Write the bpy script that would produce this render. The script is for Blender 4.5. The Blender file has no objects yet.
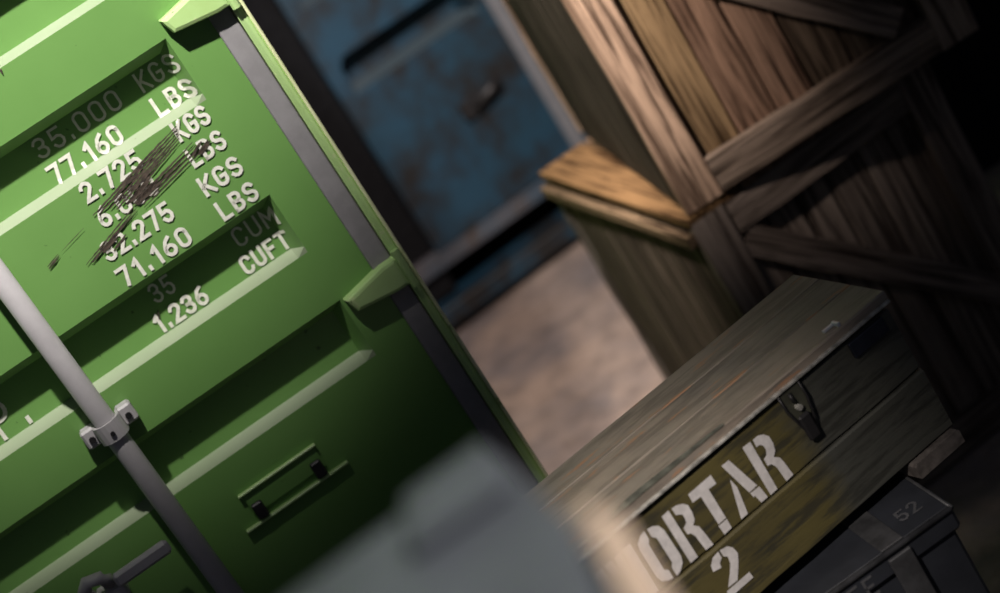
import bpy, bmesh, math, random
from mathutils import Vector, Matrix, noise

random.seed(7)
SC = bpy.context.scene
COL = SC.collection
R_ = math.radians

# ------------------------------------------------------------------ camera
F_PX, PITCH, ROLL, CAM_H = 1900.0, R_(19), R_(32.2), 2.4
fw = Vector((0, math.cos(PITCH), -math.sin(PITCH)))
rt = Vector((1, 0, 0))
up = rt.cross(fw)
ix = rt * math.cos(ROLL) - up * math.sin(ROLL)
iy = rt * math.sin(ROLL) + up * math.cos(ROLL)
cd = bpy.data.cameras.new('camera')
cam = bpy.data.objects.new('camera', cd)
COL.objects.link(cam)
m = Matrix((ix, iy, -fw)).transposed().to_4x4()
m.translation = Vector((0, 0, CAM_H))
cam.matrix_world = m
cd.sensor_width = 36
cd.lens = F_PX * 36 / 1000
cd.clip_start = 0.05
cd.dof.use_dof = True
cd.dof.focus_distance = 3.2
cd.dof.aperture_fstop = 1.85
SC.camera = cam

# ------------------------------------------------------------------ world, lights, exposure
w = bpy.data.worlds.new('world')
SC.world = w
w.use_nodes = True
bg = w.node_tree.nodes['Background']
bg.inputs[0].default_value = (0.50, 0.56, 0.72, 1)
bg.inputs[1].default_value = 0.062
vs = SC.view_settings
vs.view_transform = 'Standard'
vs.look = 'None'
vs.gamma = 1
vs.use_curve_mapping = False
vs.exposure = 0.0


def spot(name, loc, target, power, size, blend, color, radius):
    ld = bpy.data.lights.new(name, 'SPOT')
    ld.energy = power
    ld.spot_size = R_(size)
    ld.spot_blend = blend
    ld.color = color
    ld.shadow_soft_size = radius
    o = bpy.data.objects.new(name, ld)
    COL.objects.link(o)
    o.location = loc
    o.rotation_euler = (Vector(target) - Vector(loc)).to_track_quat('-Z', 'Y').to_euler()
    return o


# overhead lamp washing the green container door from above
spot('door_lamp', (-0.20, 2.16, 3.9), (-0.50, 3.30, 3.04), 530, 63.5, 0.38, (1.0, 0.97, 0.90), 0.04)
# lamp hung over the alley between the containers and the crates
spot('alley_lamp', (0.42, 4.20, 2.85), (0.10, 5.9, 0.2), 330, 88, 0.7, (1.0, 0.86, 0.78), 0.08)
# lamp in front of the crate stack, high on the left
spot('crate_lamp', (-0.25, 2.9, 3.3), (0.36, 4.05, 1.68), 520, 24, 0.95, (1.0, 0.86, 0.77), 0.05)
# lamp over the ammunition box
spot('box_lamp', (-0.22, 1.40, 2.36), (-0.07, 2.47, 0.97), 125, 37, 0.95, (1.0, 0.91, 0.82), 0.06)
# small warm lamp over the grey cabinet
spot('cabinet_lamp', (0.34, 0.95, 2.55), (-0.06, 1.00, 1.88), 20, 66, 0.8, (1.0, 0.94, 0.90), 0.05)


# ------------------------------------------------------------------ helpers
def link(o, parent=None, loc=None):
    COL.objects.link(o)
    if parent is not None:
        o.parent = parent
    if loc is not None:
        o.location = loc
    return o


def mk(name, bm, mat, parent=None, loc=None, smooth=False, color=None):
    me = bpy.data.meshes.new(name)
    bm.normal_update()
    bm.to_mesh(me)
    bm.free()
    for mm in (mat if isinstance(mat, (list, tuple)) else [mat]):
        me.materials.append(mm)
    if smooth:
        for p in me.polygons:
            p.use_smooth = True
    o = bpy.data.objects.new(name, me)
    link(o, parent, loc)
    if color:
        o.color = (*color, 1)
    return o


def thing(name, label, cat, loc, rz=0.0, group=None):
    o = bpy.data.objects.new(name, None)
    link(o, None, loc)
    o.rotation_euler = (0, 0, rz)
    o.empty_display_size = 0.1
    o['label'] = label
    o['category'] = cat
    if group:
        o['group'] = group
    return o


def tag(o, label, cat, group=None):
    o['label'] = label
    o['category'] = cat
    if group:
        o['group'] = group
    return o


def add_box(bm, x0, x1, y0, y1, z0, z1, bev=0.0, mi=0):
    r = bmesh.ops.create_cube(bm, size=1.0)
    vs_ = r['verts']
    for v in vs_:
        v.co = Vector(((x0 + x1) / 2 + v.co.x * (x1 - x0), (y0 + y1) / 2 + v.co.y * (y1 - y0), (z0 + z1) / 2 + v.co.z * (z1 - z0)))
    fs = {f for v in vs_ for f in v.link_faces}
    for f in fs:
        f.material_index = mi
    if bev > 0:
        es = list({e for v in vs_ for e in v.link_edges})
        bmesh.ops.bevel(bm, geom=es, offset=bev, segments=1, affect='EDGES', profile=0.5)
    return bm


def box(name, x0, x1, y0, y1, z0, z1, mat, parent, bev=0.003, color=None):
    """box part whose origin sits in its own centre"""
    bm = bmesh.new()
    hx, hy, hz = (x1 - x0) / 2, (y1 - y0) / 2, (z1 - z0) / 2
    add_box(bm, -hx, hx, -hy, hy, -hz, hz, bev)
    return mk(name, bm, mat, parent, ((x0 + x1) / 2, (y0 + y1) / 2, (z0 + z1) / 2), color=color)


def add_tube(bm, pts, rad, seg=8, cap=True):
    pts = [Vector(p) for p in pts]
    rings = []
    for i, p in enumerate(pts):
        t = (pts[min(i + 1, len(pts) - 1)] - pts[max(i - 1, 0)]).normalized()
        a = Vector((0, 0, 1)) if abs(t.z) < 0.9 else Vector((1, 0, 0))
        s = t.cross(a).normalized()
        u = s.cross(t)
        rings.append([bm.verts.new(p + (s * math.cos(k * 2 * math.pi / seg) + u * math.sin(k * 2 * math.pi / seg)) * rad) for k in range(seg)])
    for r0, r1 in zip(rings, rings[1:]):
        for k in range(seg):
            bm.faces.new((r0[k], r0[(k + 1) % seg], r1[(k + 1) % seg], r1[k]))
    if cap:
        bm.faces.new(rings[0][::-1])
        bm.faces.new(rings[-1])
    return bm


def add_prism(bm, poly, y0, y1, mi=0):
    """polygon in x,z extruded along y"""
    a = [bm.verts.new((x, y0, z)) for x, z in poly]
    b = [bm.verts.new((x, y1, z)) for x, z in poly]
    fs = [bm.faces.new(a), bm.faces.new(b[::-1])]
    n = len(poly)
    for i in range(n):
        fs.append(bm.faces.new((a[i], b[i], b[(i + 1) % n], a[(i + 1) % n])))
    for f in fs:
        f.material_index = mi
    bmesh.ops.recalc_face_normals(bm, faces=fs)
    return bm


def plank(name, L, W, T, axis, mat, parent, loc, color, rough=0.0018, rot=None, seg=7):
    """weathered board: length L on `axis`, uneven edges. dims: axis 0 = x long / z wide, 2 = z long / x wide, thickness on y; axis 1 = y long / x wide, thickness z; 3 = z long / y wide, thickness x; 4 = y long / z wide, thickness x"""
    bm = bmesh.new()
    rings = []
    for i in range(seg + 1):
        t = -L / 2 + L * i / seg
        jw0, jw1 = random.uniform(-rough, rough), random.uniform(-rough, rough)
        jt = random.uniform(-rough, rough) * 0.5
        c = T * 0.16
        prof = [(-W / 2 + jw0 + c, -T / 2 + jt), (W / 2 + jw1 - c, -T / 2 + jt), (W / 2 + jw1, -T / 2 + c + jt), (W / 2 + jw1, T / 2), (-W / 2 + jw0, T / 2), (-W / 2 + jw0, -T / 2 + c + jt)]
        tt = t + (random.uniform(-1, 1) * rough if i in (0, seg) else 0)
        ring = []
        for a, b in prof:
            if axis == 0: co = (tt, b, a)
            elif axis == 2: co = (a, b, tt)
            elif axis == 1: co = (a, tt, -b)
            elif axis == 3: co = (b, a, tt)
            else: co = (b, tt, a)
            ring.append(bm.verts.new(co))
        rings.append(ring)
    n = 6
    for r0, r1 in zip(rings, rings[1:]):
        for k in range(n):
            bm.faces.new((r0[k], r0[(k + 1) % n], r1[(k + 1) % n], r1[k]))
    bm.faces.new(rings[0][::-1])
    bm.faces.new(rings[-1])
    bmesh.ops.recalc_face_normals(bm, faces=bm.faces[:])
    o = mk(name, bm, mat, parent, loc, color=color)
    if rot:
        o.rotation_euler = rot
    return o


# ------------------------------------------------------------------ materials
class NT:
    def __init__(self, name):
        self.mat = bpy.data.materials.new(name)
        self.mat.use_nodes = True
        self.t = self.mat.node_tree
        self.b = self.t.nodes['Principled BSDF']

    def n(self, typ, **kw):
        nd = self.t.nodes.new(typ)
        for k, v in kw.items():
            setattr(nd, k, v)
        return nd

    def l(self, a, b):
        self.t.links.new(a, b)

    def coords(self, scale, rnd=True):
        tc = self.n('ShaderNodeTexCoord')
        mp = self.n('ShaderNodeMapping')
        mp.inputs['Scale'].default_value = scale
        self.l(tc.outputs['Object'], mp.inputs['Vector'])
        if rnd:
            oi = self.n('ShaderNodeObjectInfo')
            mul = self.n('ShaderNodeVectorMath', operation='SCALE')
            cmb = self.n('ShaderNodeCombineXYZ')
            for i in range(3):
                self.l(oi.outputs['Random'], cmb.inputs[i])
            self.l(cmb.outputs[0], mul.inputs[0])
            mul.inputs['Scale'].default_value = 37.0
            self.l(mul.outputs[0], mp.inputs['Location'])
        return mp.outputs[0]

    def noise(self, vec, scale=1.0, detail=6, rough=0.6, dist=0.0):
        nz = self.n('ShaderNodeTexNoise')
        nz.inputs['Scale'].default_value = scale
        nz.inputs['Detail'].default_value = detail
        nz.inputs['Roughness'].default_value = rough
        nz.inputs['Distortion'].default_value = dist
        self.l(vec, nz.inputs['Vector'])
        return nz.outputs[0]

    def ramp(self, fac, stops):
        r = self.n('ShaderNodeValToRGB')
        cr = r.color_ramp
        while len(cr.elements) < len(stops):
            cr.elements.new(0.5)
        for e, (p, c) in zip(cr.elements, stops):
            e.position = p
            e.color = (c, c, c, 1) if isinstance(c, (int, float)) else (*c, 1)
        self.l(fac, r.inputs[0])
        return r.outputs[0]

    def mix(self, fac, a, b, mode='MIX'):
        mx = self.n('ShaderNodeMix', data_type='RGBA', blend_type=mode)
        for sock, v in ((mx.inputs[0], fac), (mx.inputs[6], a), (mx.inputs[7], b)):
            if isinstance(v, (int, float)):
                sock.default_value = v
            elif isinstance(v, tuple):
                sock.default_value = (*v, 1)
            else:
                self.l(v, sock)
        return mx.outputs[2]

    def bump(self, h, strength=0.4, dist=0.004):
        bp = self.n('ShaderNodeBump')
        bp.inputs['Strength'].default_value = strength
        bp.inputs['Distance'].default_value = dist
        self.l(h, bp.inputs['Height'])
        self.l(bp.outputs[0], self.b.inputs['Normal'])

    def fin(self, col, rough=0.6, metal=0.0, spec=0.5):
        if isinstance(col, tuple):
            self.b.inputs['Base Color'].default_value = (*col, 1)
        else:
            self.l(col, self.b.inputs['Base Color'])
        if isinstance(rough, (int, float)):
            self.b.inputs['Roughness'].default_value = rough
        else:
            self.l(rough, self.b.inputs['Roughness'])
        self.b.inputs['Metallic'].default_value = metal
        self.b.inputs['Specular IOR Level'].default_value = spec
        return self.mat


def m_paint(name, col, col2, rust=(0.06, 0.035, 0.02), rust_lo=0.66, rough=0.5, scale=3.0, spec=0.5, speck=0.72, soft=0.05):
    t = NT(name)
    v = t.coords((1, 1, 1), rnd=False)
    n1 = t.noise(v, scale, 5, 0.6)
    c = t.mix(t.ramp(n1, [(0.35, 0.0), (0.68, 1.0)]), col, col2)
    n2 = t.noise(v, scale * 2.7, 9, 0.72)
    c = t.mix(t.ramp(n2, [(rust_lo, 0.0), (rust_lo + soft, 1.0)]), c, rust)
    n3 = t.noise(v, 55, 3, 0.5)
    c = t.mix(t.ramp(n3, [(speck, 0.0), (speck + 0.03, 0.85)]), c, tuple(x * 0.35 for x in col))
    t.bump(n3, 0.06, 0.002)
    return t.fin(c, rough, 0, spec)


def m_wood(name, axis, light=(0.40, 0.305, 0.24), dark=(0.085, 0.058, 0.044), rough=0.75):
    t = NT(name)
    s = [1, 1, 1]
    sc1 = [22, 22, 22]
    sc2 = [95, 95, 95]
    ax = {0: 0, 1: 1, 2: 2, 3: 2, 4: 1}[axis]
    sc1[ax] = 1.5
    sc2[ax] = 3.2
    g1 = t.noise(t.coords(sc1), 1.0, 7, 0.65, 0.8)
    g2 = t.noise(t.coords(sc2), 1.0, 5, 0.6, 0.3)
    c = t.mix(t.ramp(g1, [(0.33, 0.0), (0.54, 1.0)]), dark, light)
    c = t.mix(t.ramp(g2, [(0.38, 0.95), (0.50, 0.0)]), c, tuple(x * 0.7 for x in dark))
    oi = t.n('ShaderNodeObjectInfo')
    c = t.mix(1.0, c, oi.outputs['Color'], 'MULTIPLY')
    add = t.n('ShaderNodeMath', operation='ADD')
    t.l(g1, add.inputs[0])
    t.l(g2, add.inputs[1])
    t.bump(add.outputs[0], 0.9, 0.007)
    return t.fin(c, rough, 0, 0.08)


def m_painted_wood(name, axis, paint, paint2, wood, bare=0.60, scrape=(0.42, 0.22, 0.12), patch=None, streaks=0.75, sc_lo=0.70):
    t = NT(name)
    sc1 = [16, 16, 16]; sc2 = [60, 60, 60]; sc3 = [34, 34, 34]
    sc1[axis] = 4.5; sc2[axis] = 7.0; sc3[axis] = 4.5
    g0 = t.noise(t.coords((4, 4, 4)), 1.0, 4, 0.6)
    g1 = t.noise(t.coords(sc1), 1.0, 8, 0.7, 0.5)
    g2 = t.noise(t.coords(sc2), 1.0, 6, 0.65, 0.2)
    g3 = t.noise(t.coords(sc3), 1.3, 7, 0.7, 0.1)
    c = t.mix(t.ramp(g0, [(0.38, 0.0), (0.62, 1.0)]), paint, paint2)
    if patch:
        # olive-toned field behind the stencil: |x| < patch[0], ragged edge
        tc = t.n('ShaderNodeTexCoord')
        sp = t.n('ShaderNodeSeparateXYZ')
        t.l(tc.outputs['Object'], sp.inputs[0])
        ab_ = t.n('ShaderNodeMath', operation='ABSOLUTE')
        t.l(sp.outputs[0], ab_.inputs[0])
        mu = t.n('ShaderNodeMath', operation='MULTIPLY_ADD')
        t.l(g1, mu.inputs[0])
        mu.inputs[1].default_value = 0.09
        t.l(ab_.outputs[0], mu.inputs[2])
        pc = t.mix(t.ramp(g0, [(0.38, 0.0), (0.62, 1.0)]), patch[1], patch[2])
        c = t.mix(t.ramp(mu.outputs[0], [(patch[0] + 0.02, 1.0), (patch[0] + 0.075, 0.0)]), c, pc)
    c = t.mix(t.ramp(g2, [(0.40, streaks), (0.52, 0.0)]), c, tuple(x * 0.35 for x in paint))
    c = t.mix(t.ramp(g1, [(bare, 0.0), (bare + 0.08, 0.9)]), c, wood)
    c = t.mix(t.ramp(g3, [(sc_lo, 0.0), (sc_lo + 0.04, 0.85)]), c, scrape)
    t.bump(g2, 0.5, 0.003)
    return t.fin(c, 0.55, 0, 0.45)


def m_plain(name, col, rough=0.5, metal=0.0, var=0.35, scale=30, spec=0.5):
    t = NT(name)
    n1 = t.noise(t.coords((1, 1, 1)), scale, 5, 0.6)
    c = t.mix(t.ramp(n1, [(0.35, 0.0), (0.65, 1.0)]), tuple(x * (1 - var) for x in col), col)
    t.bump(n1, 0.1, 0.001)
    return t.fin(c, rough, metal, spec)


M = {}
M['green'] = m_paint('green_container_paint', (0.150, 0.305, 0.082), (0.130, 0.275, 0.070), rust_lo=0.80, rough=0.42)
M['ledge'] = m_paint('painted_highlight_green', (0.31, 0.36, 0.25), (0.26, 0.32, 0.20), rust=(0.16, 0.34, 0.08), rust_lo=0.76, rough=0.5)  # pale tone paints in the light caught by the up-facing ledges
M['post'] = m_paint('green_post_paint', (0.46, 0.66, 0.28), (0.40, 0.58, 0.22), rust=(0.50, 0.62, 0.30), rust_lo=0.60, rough=0.35, scale=9)
M['rim_light'] = m_paint('painted_rim_light', (0.92, 0.90, 0.60), (0.75, 0.82, 0.42), rust=(0.40, 0.52, 0.2), rust_lo=0.58, rough=0.35, scale=9)  # pale yellow paints in the rim light along the post
M['letter'] = m_plain('letter_paint', (0.80, 0.78, 0.70), 0.55, var=0.18, scale=90)
M['gasket'] = m_plain('grey_rubber', (0.26, 0.245, 0.26), 0.7, var=0.15)
M['black_strip'] = m_plain('flat_black', (0.012, 0.012, 0.014), 0.9, spec=0.08)
M['rod'] = m_plain('pale_grey_steel_paint', (0.50, 0.47, 0.49), 0.42, var=0.14, scale=14)
M['bolt'] = m_plain('dark_steel', (0.045, 0.042, 0.045), 0.45, 0.5)
M['scratch'] = m_plain('rust_scratch', (0.085, 0.060, 0.045), 0.7, var=0.7, scale=120)
M['blue'] = m_paint('blue_container_paint', (0.014, 0.056, 0.104), (0.012, 0.040, 0.066), rust=(0.014, 0.013, 0.014), rust_lo=0.44, soft=.16, rough=0.5, scale=1.3)
M['blue_ledge'] = m_paint('painted_highlight_blue', (0.085, 0.115, 0.14), (0.065, 0.10, 0.125), rust=(0.06, 0.08, 0.1), rust_lo=0.66, rough=0.5)  # paler blue-grey puts the ledge highlight into the colour
M['blue_rust'] = m_paint('rusty_blue_grey', (0.115, 0.095, 0.095), (0.05, 0.075, 0.11), rust_lo=0.60, rough=0.6)
M['blue_gasket'] = m_plain('light_grey_rubber', (0.18, 0.18, 0.20), 0.7, var=0.15)
for ax in (0, 1, 2, 3, 4):
    M['wood%d' % ax] = m_wood('weathered_wood_%d' % ax, ax)
M['lid_wood'] = m_painted_wood('worn_lid_boards', 0, (0.33, 0.272, 0.222), (0.225, 0.20, 0.172), (0.36, 0.30, 0.24), 0.60, streaks=0.5, sc_lo=0.60)
M['olive'] = m_painted_wood('olive_painted_boards', 0, (0.080, 0.079, 0.066), (0.062, 0.063, 0.056), (0.13, 0.11, 0.08), 0.66, (0.18, 0.14, 0.10),
                           patch=(0.225, (0.118, 0.097, 0.034), (0.088, 0.073, 0.029)))
M['olive_y'] = m_painted_wood('olive_painted_ends', 1, (0.060, 0.060, 0.028), (0.045, 0.046, 0.026), (0.12, 0.09, 0.05), 0.66, (0.20, 0.15, 0.09))
M['bearer'] = m_plain('greyed_block_wood', (0.17, 0.148, 0.138), 0.8, 0, 0.5, 45, 0.1)
M['stencil'] = m_plain('stencil_paint', (0.78, 0.74, 0.74), 0.55, var=0.22, scale=60)
M['steel'] = m_plain('worn_steel_edge', (0.62, 0.60, 0.56), 0.38, 0.15, var=0.6, scale=70)
M['hasp'] = m_plain('dull_olive_steel', (0.10, 0.10, 0.075), 0.45, 0.3)
M['can'] = m_plain('dark_case_paint', (0.034, 0.037, 0.047), 0.45, 0.1, var=0.3, scale=12)
M['can_edge'] = m_plain('worn_case_lip', (0.085, 0.085, 0.092), 0.42, 0.3, var=0.5, scale=25)
M['can_mark'] = m_plain('faded_grey_marking', (0.10, 0.10, 0.11), 0.6)
M['grey'] = m_plain('grey_cabinet_paint', (0.150, 0.168, 0.192), 0.55, 0.0, var=0.25, scale=9)
M['beige'] = m_plain('painted_lamplight_tan', (0.85, 0.64, 0.48), 0.55, 0, var=0.12, scale=20)  # warm light on the cabinet's edge, put into the colour


def m_ground():
    t = NT('packed_dirt')
    v = t.coords((1, 1, 1), rnd=False)
    n1 = t.noise(v, 2.6, 5, 0.6, 0.4)
    n2 = t.noise(v, 9, 8, 0.7)
    c = t.mix(t.ramp(n1, [(0.36, 0.0), (0.62, 1.0)]), (0.23, 0.195, 0.195), (0.42, 0.315, 0.265))
    c = t.mix(t.ramp(n2, [(0.35, 0.6), (0.55, 0.0)]), c, (0.15, 0.12, 0.11))
    t.bump(n2, 0.6, 0.03)
    return t.fin(c, 0.9, 0, 0.2)


# ------------------------------------------------------------------ ground
bm = bmesh.new()
NX = 110
gx0, gx1, gy0, gy1 = -5.0, 6.0, -1.5, 12.0
grid = []
for j in range(NX + 1):
    row = []
    for i in range(NX + 1):
        x = gx0 + (gx1 - gx0) * i / NX
        y = gy0 + (gy1 - gy0) * j / NX
        z = -0.012 + 0.010 * noise.noise((x * 2.1, y * 2.1, 0.3)) + 0.004 * noise.noise((x * 7, y * 7, 1.7))
        row.append(bm.verts.new((x, y, z)))
    grid.append(row)
for j in range(NX):
    for i in range(NX):
        bm.faces.new((grid[j][i], grid[j][i + 1], grid[j + 1][i + 1], grid[j + 1][i]))
g = mk('floor', bm, m_ground(), smooth=True)
g['kind'] = 'structure'
g['label'] = 'packed pinkish brown dirt ground of the yard'


# added black board wall standing in for the unlit dark behind the crates
def wall(name, label, p0, p1, h, mat):
    """upright boards side by side from p0 to p1"""
    d = Vector((p1[0] - p0[0], p1[1] - p0[1], 0))
    o = bpy.data.objects.new(name, None)
    link(o, None, (p0[0], p0[1], 0))
    o.rotation_euler = (0, 0, math.atan2(d.y, d.x))
    o['kind'] = 'structure'
    o['label'] = label
    n = int(d.length / .21)
    w_ = d.length / n
    for k in range(n):
        box('board', k * w_ + .003, (k + 1) * w_ - .003, random.uniform(0, .006), .03, 0.0, h, mat, o, .003)
    return o


ADDED_WALL_MAT = m_plain('added_black_boards', (0.012, 0.012, 0.014), 0.85, 0, 0.4, 6, 0.1)
wall('added_dark_wall', 'added black board wall filling in the darkness behind the plank crates', (1.16, 5.45), (4.4, 5.75), 2.9, ADDED_WALL_MAT)

# ------------------------------------------------------------------ corrugated door leaf
class Leaf:
    """door leaf in the local x,z plane, recesses pressed in along +y"""
    def __init__(self, x0, x1, z0, z1, rx0, rx1, recs, depth, end=0.02):
        self.x0, self.x1, self.z0, self.z1 = x0, x1, z0, z1
        self.rx0, self.rx1, self.recs, self.depth, self.end = rx0, rx1, recs, depth, end

    def pz(self, z):
        for a, b, c, d in self.recs:
            if d < z < a:
                if z >= b: return (a - z) / (a - b)
                if z >= c: return 1.0
                return (z - d) / (c - d)
        return 0.0

    def px(self, x):
        if x <= self.rx0 or x >= self.rx1: return 0.0
        return min(1.0, (x - self.rx0) / self.end, (self.rx1 - x) / self.end)

    def y(self, x, z):
        return self.depth * min(self.pz(z), self.px(x))

    def build(self, name, mats, parent, thick=0.05):
        bm = bmesh.new()
        xs = sorted({self.x0, self.rx0, self.rx0 + self.end, self.rx1 - self.end, self.rx1, self.x1})
        zs = sorted({self.z0, self.z1} | {v for r in self.recs for v in r})
        V = [[bm.verts.new((x, self.y(x, z), z)) for x in xs] for z in zs]
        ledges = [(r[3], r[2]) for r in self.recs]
        for j in range(len(zs) - 1):
            zc = (zs[j] + zs[j + 1]) / 2
            for i in range(len(xs) - 1):
                f = bm.faces.new((V[j][i], V[j][i + 1], V[j + 1][i + 1], V[j + 1][i]))
                xc = (xs[i] + xs[i + 1]) / 2
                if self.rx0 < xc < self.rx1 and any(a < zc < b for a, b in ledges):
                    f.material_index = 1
        # rim and back
        add_box(bm, self.x0, self.x1, self.depth + 0.004, self.depth + 0.004 + thick, self.z0, self.z1)
        # closing strips round the edge so the leaf reads as a solid panel
        for (xa, xb) in ((self.x0, self.x0 + 0.004), (self.x1 - 0.004, self.x1)):
            add_box(bm, xa, xb, 0.001, self.depth + 0.006, self.z0, self.z1)
        for (za, zb) in ((self.z0, self.z0 + 0.004), (self.z1 - 0.004, self.z1)):
            add_box(bm, self.x0, self.x1, 0.001, self.depth + 0.006, za, zb)
        return mk(name, bm, mats, parent)


# ------------------------------------------------------------------ stroke lettering
def arc(cx, cz, rx, rz, a0, a1, n=7):
    return [(cx + rx * math.cos(R_(a0 + (a1 - a0) * i / n)), cz + rz * math.sin(R_(a0 + (a1 - a0) * i / n))) for i in range(n + 1)]


GL = {
    '0': [arc(.25, .75, .25, .25, 0, 180) + arc(.25, .25, .25, .25, 180, 360) + [(.5, .75)]],
    '1': [[(.08, .78), (.28, 1.0), (.28, 0)]],
    '2': [arc(.25, .75, .25, .25, 170, -25) + [(0, 0), (.5, 0)]],
    '3': [arc(.25, .76, .24, .24, 165, -80) + [(.18, .52)], [(.18, .52)] + arc(.25, .26, .25, .26, 80, -165)],
    '5': [[(.47, 1), (.06, 1), (.03, .55)] + arc(.25, .30, .25, .30, 120, -160)],
    '6': [[(.42, 1.0), (.2, .85), (.02, .5)] + arc(.25, .28, .25, .28, 165, -195, 12)],
    '7': [[(0, 1), (.5, 1), (.2, 0)]],
    '.': [[(.04, .0), (.04, .13)]],
    'K': [[(0, 0), (0, 1)], [(.5, 1), (.03, .42)], [(.14, .55), (.52, 0)]],
    'G': [arc(.25, .74, .25, .26, 20, 180) + arc(.25, .26, .25, .26, 180, 350) + [(.5, .47), (.28, .47)]],
    'S': [arc(.25, .75, .24, .25, 20, 235) + arc(.25, .26, .25, .26, 60, -160)],
    'L': [[(.02, 1), (.02, 0), (.46, 0)]],
    'B': [[(.02, 0), (.02, 1), (.26, 1)] + arc(.26, .76, .22, .24, 90, -90) + [(.05, .52)], [(.26, .52)] + arc(.26, .26, .24, .26, 90, -90) + [(.02, 0)]],
    'C': [arc(.25, .74, .25, .26, 10, 180) + arc(.25, .26, .25, .26, 180, 350)],
    'U': [[(0, 1)] + arc(.25, .26, .25, .26, 180, 360) + [(.5, 1)]],
    'M': [[(0, 0), (0, 1), (.28, .35), (.56, 1), (.56, 0)]],
    'F': [[(.02, 0), (.02, 1), (.46, 1)], [(.02, .52), (.38, .52)]],
    'T': [[(0, 1), (.5, 1)], [(.25, 1), (.25, 0)]],
    'A': [[(0, 0), (.26, 1), (.52, 0)], [(.1, .3), (.42, .3)]],
    'P': [[(.02, 0), (.02, 1), (.26, 1)] + arc(.26, .74, .24, .26, 90, -90) + [(.05, .48)]],
    'D': [[(.02, 0), (.02, 1), (.22, 1)] + arc(.22, .72, .28, .28, 90, 0) + arc(.22, .28, .28, .28, 0, -90) + [(.02, 0)]],
    'E': [[(.46, 1), (.02, 1), (.02, 0), (.46, 0)], [(.02, .52), (.38, .52)]],
}


def adv(ch):
    return 0.10 if ch == '.' else (0.30 if ch == ' ' else (0.36 if ch == '1' else (0.56 if ch == 'M' else 0.5)))


def text_bm(s, x0, x1, z0, h, stroke, yfun, lift=0.0022, gap=0.34):
    """letters stretched to fill x0..x1, laid on the relief y = yfun(x, z)"""
    bm = bmesh.new()
    total = sum(adv(c) for c in s) + gap * (len(s) - 1)
    k = (x1 - x0 - stroke) / total
    hh = h - stroke
    cx = 0.0
    st = stroke / 2
    for c in s:
        for pl in GL.get(c, []):
            P = [Vector((x0 + st + (cx + p[0]) * k, 0, z0 + st + p[1] * hh)) for p in pl]
            # subdivide
            Q = [P[0]]
            for a, b in zip(P, P[1:]):
                n = max(1, int((b - a).length / 0.0045))
                for i in range(1, n + 1):
                    Q.append(a.lerp(b, i / n))
            Q = [q for i, q in enumerate(Q) if i == 0 or (q - Q[i - 1]).length > 1e-6]
            # extend ends
            Q[0] = Q[0] + (Q[0] - Q[1]).normalized() * st
            Q[-1] = Q[-1] + (Q[-1] - Q[-2]).normalized() * st
            prev = None
            for i, q in enumerate(Q):
                d0 = (q - Q[max(i - 1, 0)])
                d1 = (Q[min(i + 1, len(Q) - 1)] - q)
                d = (d0.normalized() if d0.length else Vector()) + (d1.normalized() if d1.length else Vector())
                d.normalize()
                nrm = Vector((-d.z, 0, d.x))
                cosh = max(0.55, nrm.dot(Vector((-d1.z, 0, d1.x)).normalized()) if d1.length else 1)
                pts = []
                for sgn in (-1, 0, 1):
                    r = q + nrm * sgn * st / cosh
                    pts.append(bm.verts.new((r.x, yfun(r.x, r.z) - lift, r.z)))
                if prev:
                    for a in range(2):
                        bm.faces.new((prev[a], pts[a], pts[a + 1], prev[a + 1]))
                prev = pts
        cx += adv(c) + gap
    for f in bm.faces:
        f.normal_update()
        if f.normal.y > 0:
            f.normal_flip()
    return bm


# ------------------------------------------------------------------ green container
GA = R_(8)
GO = (-0.125, 3.3535, 0.0)
gc = thing('shipping_container', 'bright green shipping container with weight figures painted on its ribbed door', 'container', GO, GA)
tops = [2.545, 2.215, 1.978, 1.647, 1.411, 0.900, 0.665, 0.340]
recs = [(t, t - 0.022, t - 0.115, t - 0.127) for t in tops]
DZ0, DZ1 = 0.10, 2.75
leaf = Leaf(-1.165, -0.047, DZ0, DZ1, -1.06, -0.128, recs, 0.042)
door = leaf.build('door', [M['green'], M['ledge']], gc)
leafL = Leaf(-2.30, -1.195, DZ0, DZ1, -2.20, -1.29, recs, 0.042)
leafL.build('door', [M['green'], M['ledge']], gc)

ROWS = [('35.000', -.424, -.251, 1.922, 'KGS', -.211, -.133), ('77.160', -.428, -.283, 1.871, 'LBS', -.212, -.132),
        ('2.725', -.400, -.281, 1.813, 'KGS', -.208, -.139), ('6.000', -.402, -.284, 1.761, 'LBS', -.213, -.140),
        ('32.275', -.429, -.287, 1.706, 'KGS', -.223, -.141), ('71.160', -.432, -.286, 1.652, 'LBS', -.222, -.143),
        ('35', -.404, -.358, 1.594, 'CUM', -.224, -.138), ('1.236', -.430, -.320, 1.542, 'CUFT', -.241, -.141)]
for i, (a, x0, x1, z, b, x2, x3) in enumerate(ROWS):
    st = 0.0048 if i in (0, 6) else 0.0066
    z -= (0.008, 0.009, 0, 0, 0, 0, 0.008, 0.007)[i]
    mk('lettering', text_bm(a, x0, x1, z, 0.038, st, leaf.y), M['letter'], door)
    mk('lettering', text_bm(b, x2, x3, z, 0.038, st, leaf.y), M['letter'], door)
mk('lettering', text_bm('CAP.', -.865, -.698, 1.535, 0.074, 0.0075, leaf.y), M['letter'], door)


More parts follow.
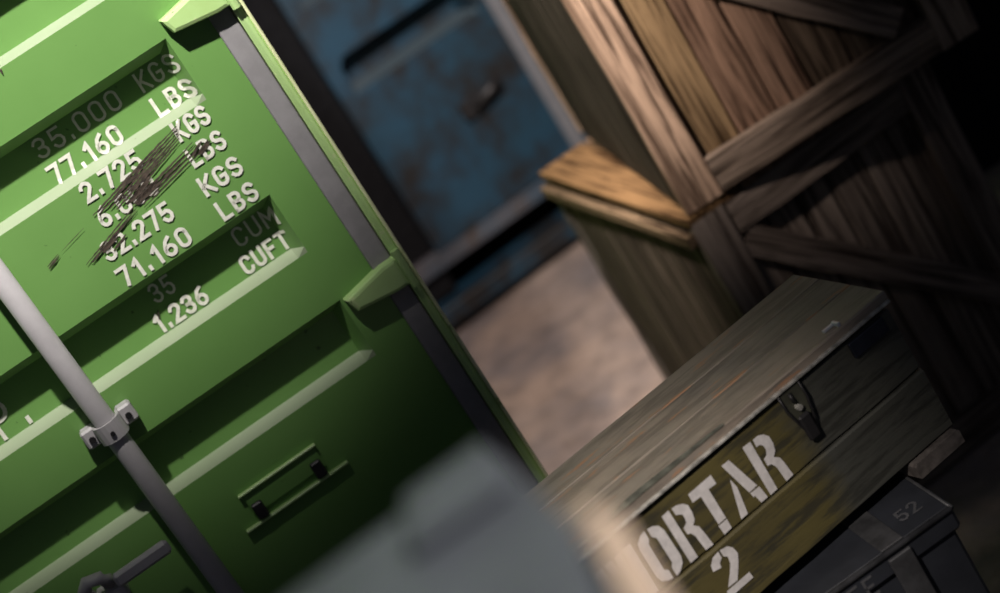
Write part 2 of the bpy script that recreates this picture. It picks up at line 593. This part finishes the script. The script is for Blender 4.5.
def streak(pts, wid, name='scratch'):
    """rough scrape following pts, ragged edges"""
    bm = bmesh.new()
    P = [Vector((p[0], 0, p[1])) for p in pts]
    Q = []
    for a, b in zip(P, P[1:]):
        n = max(2, int((b - a).length / 0.006))
        Q += [a.lerp(b, i / n) for i in range(n)]
    Q.append(P[-1])
    prev = None
    for i, q in enumerate(Q):
        t = i / (len(Q) - 1)
        d = (Q[min(i + 1, len(Q) - 1)] - Q[max(i - 1, 0)]).normalized()
        nr = Vector((-d.z, 0, d.x))
        wd = wid * (0.25 + 0.75 * math.sin(math.pi * min(1, 0.08 + t * 0.92))) * random.uniform(0.7, 1.15)
        off = random.uniform(-0.12, 0.12) * wid
        pr = []
        for sg in (-0.5, 0.5):
            r = q + nr * (sg * wd + off)
            pr.append(bm.verts.new((r.x, leaf.y(r.x, r.z) - 0.0032, r.z)))
        if prev:
            f = bm.faces.new((prev[0], pr[0], pr[1], prev[1]))
            f.normal_update()
            if f.normal.y > 0:
                f.normal_flip()
        prev = pr
    return mk(name, bm, M['scratch'], door)


def hatch(p0, p1, q0, q1, n, wid):
    """n roughly parallel scrapes filling the band between line p0-p1 and line q0-q1"""
    for k in range(n):
        t = (k + random.uniform(-.25, .25)) / max(1, n - 1)
        a = (p0[0] + (q0[0] - p0[0]) * t, p0[1] + (q0[1] - p0[1]) * t)
        b = (p1[0] + (q1[0] - p1[0]) * t, p1[1] + (q1[1] - p1[1]) * t)
        u, v = random.uniform(0, .12), random.uniform(.86, 1)
        m_ = lambda w: (a[0] + (b[0] - a[0]) * w, a[1] + (b[1] - a[1]) * w)
        streak([m_(u), m_((u + v) / 2), m_(v)], wid * random.uniform(0.8, 1.5))


hatch((-.420, 1.787), (-.196, 1.842), (-.365, 1.772), (-.192, 1.822), 6, .0042)
hatch((-.345, 1.768), (-.180, 1.806), (-.330, 1.752), (-.160, 1.786), 4, .0034)
hatch((-.352, 1.776), (-.285, 1.792), (-.335, 1.764), (-.268, 1.782), 4, .0050)
hatch((-.205, 1.780), (-.172, 1.796), (-.190, 1.776), (-.158, 1.788), 3, .0050)
hatch((-.470, 1.724), (-.315, 1.772), (-.455, 1.722), (-.325, 1.760), 3, .0036)
hatch((-.425, 1.726), (-.385, 1.738), (-.410, 1.718), (-.375, 1.732), 2, .0050)
hatch((-.522, 1.761), (-.488, 1.772), (-.520, 1.758), (-.489, 1.768), 2, .0028)
streak([(-.43, 1.783), (-.485, 1.770)], .0014)
streak([(-.408, 1.578), (-.416, 1.560)], .004)
streak([(-.387, 2.100), (-.392, 2.078)], .005)

# gasket strips, corner posts, rails, walls
box('gasket', -.0465, -.0065, -.006, .03, DZ0, DZ1, M['gasket'], gc, .002)
box('gasket', -1.1945, -1.1655, -.004, .03, DZ0, DZ1, M['gasket'], gc, .002)
box('gasket', -2.331, -2.3005, -.006, .03, DZ0, DZ1, M['gasket'], gc, .002)
for xa, xb in ((-.0045, .017), (-2.368, -2.3335)):
    bm = bmesh.new()
    add_box(bm, xa, xb, -.018, .16, 0.0, 2.86, .008)
    po = mk('corner_post', bm, M['post'], gc)
    xe = xb - .0045 if xb > 0 else xa - .002
    box('rim_light_strip', xe, xe + .006, -.0225, -.012, 0.002, 2.855, M['rim_light'], po, .002)  # added strip, coloured as the bright highlight on the post's edge
box('door_header', -2.333, -.005, -.012, .14, 2.756, 2.86, M['green'], gc, .006)
box('door_sill', -2.333, -.005, -.012, .14, 0.0, .094, M['green'], gc, .006)


def corr_wall(name, length, z0, z1, mat, parent, x, sgn, y0):
    bm = bmesh.new()
    prof = []
    y = y0
    while y < y0 + length - 0.01:
        for dy, dx in ((0, 0), (.07, 0), (.14, .036), (.21, .036)):
            prof.append((min(y + dy, y0 + length), dx))
        y += .28
    prof.append((y0 + length, 0))
    prev = None
    for yy, dx in prof:
        a = bm.verts.new((x - sgn * dx, yy, z0))
        b = bm.verts.new((x - sgn * dx, yy, z1))
        if prev and yy - prev[2] > 1e-6:
            bm.faces.new((prev[0], a, b, prev[1]))
        prev = (a, b, yy)
    bmesh.ops.remove_doubles(bm, verts=bm.verts[:], dist=1e-6)
    bmesh.ops.solidify(bm, geom=bm.faces[:], thickness=.004)
    return mk(name, bm, mat, parent)


GL_ = 2.85
corr_wall('side_wall', GL_ - .17, .1, 2.76, M['green'], gc, .012, 1, .165)
corr_wall('side_wall', GL_ - .17, .1, 2.76, M['green'], gc, -2.360, -1, .165)
for xa, xb in ((-.035, .016), (-2.368, -2.305)):
    box('side_rail', xa, xb, .165, GL_, 2.765, 2.86, M['green'], gc, .006)
    box('side_rail', xa, xb, .165, GL_, 0.0, .095, M['green'], gc, .006)
box('roof', -2.30, -.04, .145, GL_, 2.80, 2.845, M['green'], gc, .004)
box('rear_wall', -2.30, -.04, GL_ - .05, GL_, .10, 2.76, M['green'], gc, .004)
box('container_floor', -2.30, -.04, .145, GL_ - .06, .06, .10, M['green'], gc, .004)


def hinge(zc):
    """strap hinge: tapered blade on the door running to a knuckle on the post"""
    bm = bmesh.new()
    pl = [(-.122, zc + .012), (-.112, zc - .018), (-.030, zc - .030), (-.004, zc - .030), (-.004, zc + .028), (-.034, zc + .028)]
    add_prism(bm, pl, -.030, -.0005)
    es = [e for e in bm.edges if all(v.co.y < -.02 for v in e.verts)]
    bmesh.ops.bevel(bm, geom=es, offset=.0075, segments=2, affect='EDGES', profile=.5)
    hb = mk('hinge', bm, [M['post']], gc)
    bm = bmesh.new()
    add_tube(bm, [(.003, -.024, zc - .040), (.003, -.024, zc + .040)], .0085, 10)
    mk('hinge_knuckle', bm, M['post'], hb, smooth=False)
    return hb


for zc in (2.47, 1.998, 1.398, .70, .25):
    hinge(zc)

# locking rods with guide brackets
for xr in (-.593, -1.02):
    bm = bmesh.new()
    add_tube(bm, [(xr - .004, -.046, .03), (xr, -.046, 1.4), (xr, -.046, 2.83)], .0205, 16)
    mk('lock_rod', bm, M['rod'], gc, smooth=True)
    for zb in (2.35, 1.468, .62):
        bm = bmesh.new()
        for sg in (-1, 1):
            add_box(bm, xr + (sg * .022 if sg > 0 else -.052), xr + (.052 if sg > 0 else -.022), -.032, -.0005, zb - .018, zb + .018, .004)
        # saddle over the rod
        sad = [(xr + .0275 * math.cos(R_(a)), -.046 - .0275 * math.sin(R_(a))) for a in range(0, 181, 20)]
        sad = [(xr + .0275, -.020)] + sad + [(xr - .0275, -.020)]
        inn = [(xr + (px - xr) * .78, -.046 + (py + .046) * .78) for px, py in sad]
        va = [[bm.verts.new((px, py, zb + dz)) for px, py in sad] for dz in (-.018, .018)]
        vb = [[bm.verts.new((px, py, zb + dz)) for px, py in inn] for dz in (-.018, .018)]
        for q in range(len(sad) - 1):
            bm.faces.new((va[0][q], va[0][q + 1], va[1][q + 1], va[1][q]))
            bm.faces.new((va[1][q], va[1][q + 1], vb[1][q + 1], vb[1][q]))
            bm.faces.new((va[0][q + 1], va[0][q], vb[0][q], vb[0][q + 1]))
        bmesh.ops.recalc_face_normals(bm, faces=bm.faces[:])
        br = mk('rod_bracket', bm, M['rod'], gc)
        for bx, by in ((xr - .038, -.0335), (xr + .038, -.0335), (xr, -.0745)):
            b2 = bmesh.new()
            add_tube(b2, [(bx, by + .002, zb - .002), (bx, by - .003, zb - .002)], .0062 if bx != xr else .0045, 8)
            mk('bolt', b2, M['bolt'], br)
    # lever handle lying level beside the rod
    if xr > -.7:
        bm = bmesh.new()
        add_box(bm, -.745, -.630, -.068, -.050, 1.218, 1.246, .006)
        hd = mk('lock_handle', bm, M['rod'], gc)
        bm = bmesh.new()
        add_tube(bm, [(-.80, -.02, 1.225), (-.80, -.05, 1.245), (-.785, -.06, 1.262), (-.762, -.06, 1.255), (-.756, -.05, 1.235), (-.758, -.004, 1.222)], .013, 8)
        mk('handle_hook', bm, M['rod'], hd, smooth=True)
        bm = bmesh.new()
        add_box(bm, -.79, -.735, -.050, -.0005, 1.19, 1.222, .005)
        mk('handle_catch', bm, M['rod'], hd)

# shallow lashing bracket on the lower door: plate between two thin rails with two dark lugs
bm = bmesh.new()
add_box(bm, -.478, -.318, -.006, -.0005, 1.163, 1.208, .002)
pk = mk('plate_holder', bm, M['green'], gc)
box('holder_rail', -.484, -.314, -.012, -.0005, 1.209, 1.2135, M['post'], pk, .001)
box('holder_rail', -.508, -.282, -.013, -.0005, 1.144, 1.1485, M['post'], pk, .001)
for xx in (-.466, -.336):
    box('lug', xx - .009, xx + .013, -.018, -.0065, 1.152, 1.186, M['bolt'], pk, .003)


# ------------------------------------------------------------------ blue container
bc = thing('storage_container', 'weathered dark blue steel container with rust patches standing behind the green one', 'container', (0.139, 6.976, 0), R_(12))
brecs = [(t, t - .03, t - .132, t - .145) for t in (1.85, 1.49, 1.125)]
bl = Leaf(-.255, .415, .30, 2.02, -.192, .372, brecs, .15, .03)
bdoor = bl.build('door', [M['blue'], M['blue_ledge']], bc)
bl2 = Leaf(-1.03, -.505, .30, 2.02, -.98, -.55, brecs, .15, .03)
bl2.build('door', [M['blue'], M['blue_ledge']], bc)
box('gasket', .4165, .474, -.004, .05, .30, 2.02, M['blue_gasket'], bc, .003)
box('gasket', -.504, -.256, .050, .09, .12, 2.02, M['black_strip'], bc, .003)  # wide black strip filling the space between the two door leaves
box('door_skirt', -1.03, .474, .010, .09, .225, .297, M['blue_rust'], bc, .004)
box('corner_post', .476, .56, -.02, .14, 0, 2.16, M['blue'], bc, .006)
box('corner_post', -1.13, -1.033, -.02, .14, 0, 2.16, M['blue'], bc, .006)
box('door_sill', -1.031, .474, -.03, .14, .028, .105, M['blue'], bc, .008)
box('door_header', -1.031, .474, -.02, .14, 2.03, 2.16, M['blue'], bc, .008)
box('side_wall', .50, .55, .145, 2.3, .0, 2.15, M['blue'], bc, .004)
box('side_wall', -1.12, -1.07, .145, 2.3, .0, 2.15, M['blue'], bc, .004)
box('roof', -1.065, .495, .145, 2.3, 2.08, 2.14, M['blue'], bc, .004)
box('rear_wall', -1.065, .495, 2.24, 2.3, .0, 2.075, M['blue'], bc, .004)
# lock: dark plate with a brownish lever
bm = bmesh.new()
add_box(bm, .105, .205, -.03, -.0005, .655, .725, .006)
lk = mk('door_lock', bm, M['bolt'], bc)
bm = bmesh.new()
add_tube(bm, [(.155, -.04, .695), (.24, -.05, .715), (.285, -.045, .735)], .022, 8)
mk('lever', bm, M['bolt'], lk, smooth=True)

# ------------------------------------------------------------------ wooden crates
def tint(base, v=0.12):
    k = 1 + random.uniform(-v, v)
    return tuple(c * k for c in base)


def crate(label, loc, rz, H, D, tints, side_tint, stile_t, rail_t, brace_t, W, brc):
    T = .022
    FT = .024                                    # frame board thickness
    c = thing('wooden_crate', label, 'crate', loc, rz, 'stacked plank crates')
    SW, RW = .095, .088
    # front face: upright boards recessed behind the frame, local y = 0 is the frame's outer face
    edges = [FT + .002] + [e_ * W / .79 for e_ in (.108, .198, .300, .398, .505, .605, .700)] + [W - FT - .002]
    for i, (a, b) in enumerate(zip(edges, edges[1:])):
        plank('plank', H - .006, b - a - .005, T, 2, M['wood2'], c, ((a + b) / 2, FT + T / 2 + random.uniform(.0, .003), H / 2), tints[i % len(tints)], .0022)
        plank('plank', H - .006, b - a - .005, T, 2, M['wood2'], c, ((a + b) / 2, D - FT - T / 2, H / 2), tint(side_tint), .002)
    for y, s in ((FT / 2, 1), (D - FT / 2, 0)):
        plank('stile', H, SW, FT, 2, M['wood2'], c, (SW / 2, y, H / 2), stile_t, .0028)
        plank('stile', H, SW, FT, 2, M['wood2'], c, (W - SW / 2, y, H / 2), tint(rail_t), .0028)
        for z in (RW / 2, H - RW / 2):
            plank('rail', W - 2 * SW - .002, RW, FT, 0, M['wood0'], c, (W / 2, y, z), tint(rail_t), .0028, seg=9)
        # diagonal brace from the upper left to the lower right corner
        xa, za, xb, zb = brc
        Lb = math.hypot(xb - xa, za - zb) + .02
        an = math.atan2(za - zb, xb - xa)
        plank('brace', Lb, .075, FT - .004, 0, M['wood0'], c, ((xa + xb) / 2, y + (.001 if s else -.001), (za + zb) / 2), tint(brace_t), .0028, rot=(0, an, 0), seg=9)
    # sides: boards, corner stiles, rails
    n = 7
    for sx, xo in ((0, FT + T / 2 - .020), (1, W - FT - T / 2 + .020)):
        y0, y1 = FT + T + .004, D - FT - T - .004
        for i in range(n):
            a = y0 + (y1 - y0) * i / n
            b = y0 + (y1 - y0) * (i + 1) / n
            plank('side_plank', H - .006, b - a - .005, T, 3, M['wood3'], c, (xo, (a + b) / 2, H / 2), tint(side_tint), .0018)
    # top and bottom boards
    for z in (T / 2 + .002, H - T / 2 - .03):
        for i in range(6):
            a = .05 + (W - .10) * i / 6
            b = .05 + (W - .10) * (i + 1) / 6
            plank('top_plank' if z > .1 else 'bottom_plank', D - 2 * (FT + T) - .01, b - a - .004, T, 1, M['wood1'], c, ((a + b) / 2, D / 2, z), tint(side_tint), .0015)
    return c


dk = (.34, .33, .31)
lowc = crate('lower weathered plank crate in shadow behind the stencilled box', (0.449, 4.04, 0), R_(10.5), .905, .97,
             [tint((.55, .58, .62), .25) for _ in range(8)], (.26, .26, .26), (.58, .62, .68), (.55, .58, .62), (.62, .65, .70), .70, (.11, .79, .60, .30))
# two cap boards of the lower crate that stick out beside the upper one
plank('cap_board', .97, .15, .018, 1, M['wood1'], lowc, (.075 - .004, .485, .905 + .010), (.42, .32, .19), .002)
for k in range(3):
    plank('cap_board', .97, .155, .018, 1, M['wood1'], lowc, (.155 + .158 * k + .079, .485, .905 + .010), (.6, .5, .4), .002)
plank('edge_board', .96, .030, .022, 4, M['wood4'], lowc, (-.012, .485, .872), (.42, .38, .30), .0015)
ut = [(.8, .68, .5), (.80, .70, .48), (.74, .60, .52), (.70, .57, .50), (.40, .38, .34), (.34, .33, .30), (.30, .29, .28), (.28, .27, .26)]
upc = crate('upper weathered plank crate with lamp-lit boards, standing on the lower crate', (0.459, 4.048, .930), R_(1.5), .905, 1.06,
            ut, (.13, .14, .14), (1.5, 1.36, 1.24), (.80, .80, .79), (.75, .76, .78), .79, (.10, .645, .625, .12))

# ------------------------------------------------------------------ stencilled ammunition box
BX = Vector((0.518, 2.734, 1.125))
BA = R_(17)
L, D, H = .94, .262, .270
rot = Matrix.Rotation(BA, 4, 'Z')
ab = thing('ammunition_box', 'olive wooden ammunition box stencilled in white letters on its front', 'box', BX + rot @ Vector((0, 0, -H)), BA)
# local: x from -L to 0, y 0 front to D back, z 0 base to H top
T = .018
ZS = .118                                      # seam between the two front boards
for y0, y1 in ((0.006, .006 + T), (D - .006 - T, D - .006)):
    fr = y0 < .1
    plank('front_board' if fr else 'back_board', L - .012, H - .030 - ZS - .002, T, 0, M['olive'], ab, (-L / 2, (y0 + y1) / 2, (ZS + H - .030) / 2), (1, 1, 1), .0009, seg=14)
    plank('front_board' if fr else 'back_board', L - .012, ZS - .002, T + .004, 0, M['olive'], ab, (-L / 2, (y0 + y1) / 2 - (.002 if fr else -.002), ZS / 2), (1, 1, 1), .0009, seg=14)
for x0 in (-L + .008, -.008 - T):
    box('end_board', x0, x0 + T, .006 + T + .001, D - .006 - T - .001, .004, H - .030, M['olive_y'], ab, .002)
box('base_board', -L + .03, -.03, .03, D - .03, 0.002, .016, M['olive_y'], ab, .002)
# lid: boards, pale worn front strip, dark gap under it
lid = bpy.data.objects.new('lid', None)
link(lid, ab)
ys = [0.0, .092, .180, D]
for a, b in zip(ys, ys[1:]):
    plank('lid_board', L, b - a - .0006, .016, 1 if False else 0, M['lid_wood'], lid, (-L / 2, (a + b) / 2, H - .008), (1, 1, 1), .0007, rot=(R_(-90), 0, 0), seg=14)
bm = bmesh.new()
add_box(bm, -L + .002, -.002, -.0065, .003, H - .0195, H - .0150, .0008)
mk('edge_strip', bm, M['steel'], lid)
bm = bmesh.new()
add_box(bm, -L + .002, -.002, .001, .012, H - .0155, H - .008)
mk('edge_gap', bm, M['black_strip'], lid)
bm = bmesh.new()
add_box(bm, -L + .010, -.010, .010, D - .010, H - .0295, H - .0165)
mk('lid_rim', bm, M['olive_y'], lid)
# loose curl of tin at the lid's front edge and a bright bent nail
bm = bmesh.new()
xs_ = [-.60 + .012 * i for i in range(22)]
pr = None
for i, x in enumerate(xs_):
    k = math.sin(math.pi * min(1, i / 8.0) / 2) * (1 - i / 24.0)
    a = bm.verts.new((x, -.002, H + .0008))
    b = bm.verts.new((x, .004 + .013 * k, H + .0012 + .004 * k))
    if pr:
        bm.faces.new((pr[0], a, b, pr[1]))
    pr = (a, b)
bmesh.ops.solidify(bm, geom=bm.faces[:], thickness=.0006)
mk('tin_curl', bm, m_plain('dull_tin', (.33, .33, .28), .45, .1, .5, 50), lid)
bm = bmesh.new()
add_box(bm, -.118, -.094, .016, .023, H + .0003, H + .005, .001)
add_box(bm, -.099, -.093, .002, .020, H + .0003, H + .008, .001)
mk('bent_nail', bm, m_plain('bright_zinc', (.72, .76, .85), .3, .5, .1), lid)


# stencil letters on the front board; unit glyphs are 1 high
def halfring(cx, cz, rx, rz, a0, a1, t, n=8, tz=None):
    tz = tz or t
    o = arc(cx, cz, rx, rz, a0, a1, n)
    i = arc(cx, cz, rx - t, rz - tz, a1, a0, n)
    return o + i


ST = {
    'M': [[(0, 0), (.17, 0), (.17, 1), (0, 1)], [(.62, 0), (.79, 0), (.79, 1), (.62, 1)], [(.21, 1), (.36, 1), (.395, .75), (.43, 1), (.58, 1), (.46, .3), (.33, .3)]],
    'O': [[(.25, 1.0), (.25, .83), (.19, .76), (.19, .24), (.25, .17), (.25, 0), (.14, .02), (.04, .10), (0, .22), (0, .78), (.04, .90), (.14, .98)],
          [(.31, 1.0), (.31, .83), (.37, .76), (.37, .24), (.31, .17), (.31, 0), (.42, .02), (.52, .10), (.56, .22), (.56, .78), (.52, .90), (.42, .98)]],
    'R': [[(0, 0), (.18, 0), (.18, 1), (0, 1)],
          [(.24, 1), (.36, .99), (.48, .93), (.54, .84), (.55, .70), (.51, .57), (.43, .50), (.51, .42), (.54, .30), (.57, 0), (.39, 0), (.36, .32), (.31, .42), (.24, .44), (.24, .58), (.33, .61), (.37, .70), (.36, .78), (.31, .83), (.24, .84)]],
    'T': [[(0, 1), (.54, 1), (.54, .82), (.37, .82), (.37, .22), (.18, .22), (.18, .82), (0, .82)], [(.18, .195), (.37, .195), (.37, 0), (.18, 0)]],
    'A': [[(.20, 1), (.38, 1), (.60, .29), (.39, .29)], [(.395, .26), (.61, .26), (.66, 0), (.49, 0), (.46, .17), (.41, .17)], [(.20, .72), (.255, .52), (.21, .28), (.17, 0), (0, 0)]],
    '2': [[(.0, .70), (.17, .66), (.19, .78), (.27, .83), (.27, 1.0), (.12, .96), (.03, .86)], [(.32, 1.0), (.32, .83), (.38, .76), (.36, .62), (.26, .44), (.12, .26), (.08, .20), (.30, .20), (.40, .34), (.50, .52), (.56, .68), (.55, .84), (.46, .95)],
          [(.03, .165), (.56, .165), (.58, 0), (0, 0)]],
}


def stencil(ch, x0, x1, z0, z1, parent):
    gw = max(p[0] for poly in ST[ch] for p in poly)
    bm = bmesh.new()
    for poly in ST[ch]:
        vs_ = []
        for px, pz in poly:
            z = z0 + pz * (z1 - z0) + random.uniform(-.0008, .0008)
            yy = (.0015 if z < ZS else .0055) - .0014
            vs_.append(bm.verts.new((x0 + px / gw * (x1 - x0) + random.uniform(-.0008, .0008), yy, z)))
        bm.faces.new(vs_).normal_update()
    bmesh.ops.triangulate(bm, faces=bm.faces[:])
    for f in bm.faces:
        f.normal_update()
        if f.normal.y > 0:
            f.normal_flip()
    return mk('stencil_letter', bm, M['stencil'], parent)


fb = [o for o in ab.children if o.name.startswith('front_board')]
zb, zt = H - .147, H - .053
for ch, x0, x1 in (('M', -.648, -.574), ('O', -.567, -.517), ('R', -.510, -.462), ('T', -.455, -.407), ('A', -.402, -.345), ('R', -.340, -.290)):
    stencil(ch, x0, x1, zb, zt, ab)
stencil('2', -.488, -.436, H - .236, H - .160, ab)

# hasp latches
for xc in (-.228, -.712):
    bm = bmesh.new()
    add_prism(bm, [(xc - .020, H - .024), (xc + .020, H - .024), (xc + .022, H - .060), (xc + .010, H - .098), (xc - .008, H - .098), (xc - .020, H - .060)], -.0005, .0050)
    lt = mk('latch', bm, M['hasp'], ab)
    bm = bmesh.new()
    add_tube(bm, [(xc - .022, -.003, H - .022), (xc - .021, -.004, H - .05), (xc - .013, -.005, H - .085), (xc - .006, -.006, H - .108), (xc + .006, -.006, H - .110), (xc + .015, -.005, H - .085), (xc + .022, -.004, H - .05), (xc + .021, -.003, H - .022)], .0022, 6)
    mk('wire_bail', bm, M['bolt'], lt, smooth=True)
    bm = bmesh.new()
    add_tube(bm, [(xc - .002, -.001, H - .030), (xc - .003, -.006, H - .045)], .0035, 8)
    mk('pin_slot', bm, M['bolt'], lt, smooth=True)
    bm = bmesh.new()
    add_tube(bm, [(xc, .001, H - .057), (xc, -.009, H - .057)], .0052, 10)
    mk('rivet', bm, M['steel'], lt, smooth=False)
    bm = bmesh.new()
    add_box(bm, xc - .012, xc + .011, -.010, -.0008, H - .118, H - .070, .004)
    mk('catch', bm, M['bolt'], lt)
# dark metal strap at the front corner
for xa in (-.100, -L + .02):
    bm = bmesh.new()
    add_box(bm, xa, xa + .075, -.002, .0052, H - .060, H - .032, .0015)
    mk('corner_strap', bm, m_plain('blued_steel', (.045, .05, .075), .4, .5), ab)

# ------------------------------------------------------------------ bearers, metal case and the crate that carries them
CT = .826                                    # top of the case
for xa, lab in ((-.108, 'short pale wooden bearer sticking out under the stencilled box'), (-.80, 'short wooden bearer under the hidden end of the stencilled box')):
    o = thing('wood_bearer', lab, 'wood block', BX + rot @ Vector((xa + .05, -.012, -.298)), BA)
    plank('block', .26, .10, .0265, 1, M['bearer'], o, (0, .13, .0135), (1, 1, 1), .001)

CC = Vector((.421, 2.581, 0))
CA = R_(6.4)
rc = Matrix.Rotation(CA, 4, 'Z')
CH = .30
case = thing('metal_case', 'dark blue-grey metal case with a strap band, under the stencilled box', 'case', (CC.x, CC.y, CT - CH), CA)
CL, CD = .78, .36
bm = bmesh.new()
add_box(bm, -CL + .010, -.010, .010, CD - .010, 0, CH - .028, .006)
mk('body', bm, M['can'], case)
bm = bmesh.new()
add_box(bm, -CL, 0, 0, CD, CH - .045, CH, .006)
cl = mk('case_lid', bm, M['can'], case)
bm = bmesh.new()
add_tube(bm, [(-CL + .004, .0, CH - .004), (-.004, .0, CH - .004)], .0055, 8)
add_tube(bm, [(-.002, .0, CH - .004), (-.002, CD, CH - .004)], .004, 8)
mk('lip', bm, M['can_edge'], cl, smooth=True)
for xx in (-.133, -.60):
    bm = bmesh.new()
    add_box(bm, xx, xx + .042, .004, CD - .01, CH - .001, CH + .003, .0012)
    add_box(bm, xx, xx + .042, -.009, -.0015, CH - .12, CH - .012, .002)
    mk('strap', bm, M['bolt'] if False else M['can_edge'], case)
flat = lambda x, z: 0.0


def flat_text(s, x0, x1, a0, h, st, name, mat, parent, top=None, front=None):
    bm = text_bm(s, x0, x1, a0, h, st, flat, 0.0)
    for v in bm.verts:
        v.co = Vector((v.co.x, v.co.z, top)) if top is not None else Vector((v.co.x, front, v.co.z))
    bmesh.ops.recalc_face_normals(bm, faces=bm.faces[:])
    return mk(name, bm, mat, parent)


flat_text('52', -.072, -.030, .040, .036, .005, 'marking', M['can_mark'], cl, top=CH + .0012)
flat_text('FE', -.215, -.165, CH - .052, .036, .005, 'marking', M['can_mark'], cl, front=-.0012)

# low dark crate carrying the metal case
sup = thing('plank_box', 'low dark plank box under the metal case', 'crate', (CC.x + .03, CC.y - .02, 0), CA)
SH = CT - CH - .001
for k in range(5):
    z0 = .004 + (SH - .03) * k / 5
    z1 = .004 + (SH - .03) * (k + 1) / 5 - .004
    plank('plank', .86, z1 - z0, .02, 0, M['wood0'], sup, (-.43, .012, (z0 + z1) / 2), tint((.4, .36, .33)), .001)
    plank('plank', .86, z1 - z0, .02, 0, M['wood0'], sup, (-.43, .408, (z0 + z1) / 2), tint((.4, .36, .33)), .001)
    for xx in (-.85, -.012):
        plank('plank', .37, z1 - z0, .02, 4, M['wood4'], sup, (xx, .21, (z0 + z1) / 2), tint((.4, .36, .33)), .001)
for k in range(4):
    plank('lid_plank', .86, .100, .022, 0, M['wood0'], sup, (-.43, .055 + .103 * k, SH - .0125), tint((.4, .36, .33)), .001, rot=(R_(-90), 0, 0))

# ------------------------------------------------------------------ near, out-of-focus grey cabinet
fg = thing('metal_cabinet', 'blurred grey metal cabinet with lamplight painted tan on one edge, closest to the camera', 'cabinet', (0, 0, 0))
ZT = 1.90


def plan_prism(bm, pts, z0, z1, bev=0.0):
    a = [bm.verts.new((x, y, z0)) for x, y in pts]
    b = [bm.verts.new((x, y, z1)) for x, y in pts]
    n = len(pts)
    fs = [bm.faces.new(a[::-1]), bm.faces.new(b)]
    for i in range(n):
        fs.append(bm.faces.new((a[i], a[(i + 1) % n], b[(i + 1) % n], b[i])))
    bmesh.ops.recalc_face_normals(bm, faces=fs)
    if bev:
        es = [e for e in bm.edges if e in {x for f in fs for x in f.edges}]
        bmesh.ops.bevel(bm, geom=es, offset=bev, segments=2, affect='EDGES', profile=.5)


bm = bmesh.new()
plan_prism(bm, [(-.46, .72), (-.032, .72), (-.032, 1.02), (-.066, 1.17), (-.46, 1.13)], 0, ZT - .03, .006)
mk('body', bm, M['grey'], fg)
bm = bmesh.new()
plan_prism(bm, [(-.48, .70), (-.040, .70), (-.036, 1.04), (-.060, 1.20), (-.135, 1.185), (-.48, 1.12)], ZT - .029, ZT, .006)
mk('top_plate', bm, M['grey'], fg)
bm = bmesh.new()
plan_prism(bm, [(-.135, 1.10), (-.060, 1.11), (-.062, 1.19), (-.128, 1.178)], ZT + .0005, ZT + .012, .004)
mk('top_cap', bm, M['grey'], fg)
bm = bmesh.new()
plan_prism(bm, [(-.037, .71), (-.008, .71), (-.009, 1.00), (-.028, 1.05)], .02, ZT + .004, .004)
mk('painted_lit_edge', bm, M['beige'], fg)  # strip coloured as warm lamplight falling on the edge
bm = bmesh.new()
add_box(bm, -.42, -.07, .708, .7195, .12, 1.80, .004)
dr = mk('cabinet_door', bm, M['grey'], fg)
bm = bmesh.new()
add_tube(bm, [(-.11, .704, .92), (-.11, .675, .93), (-.11, .675, 1.03), (-.11, .704, 1.04)], .008, 8)
mk('handle', bm, M['bolt'], dr, smooth=True)
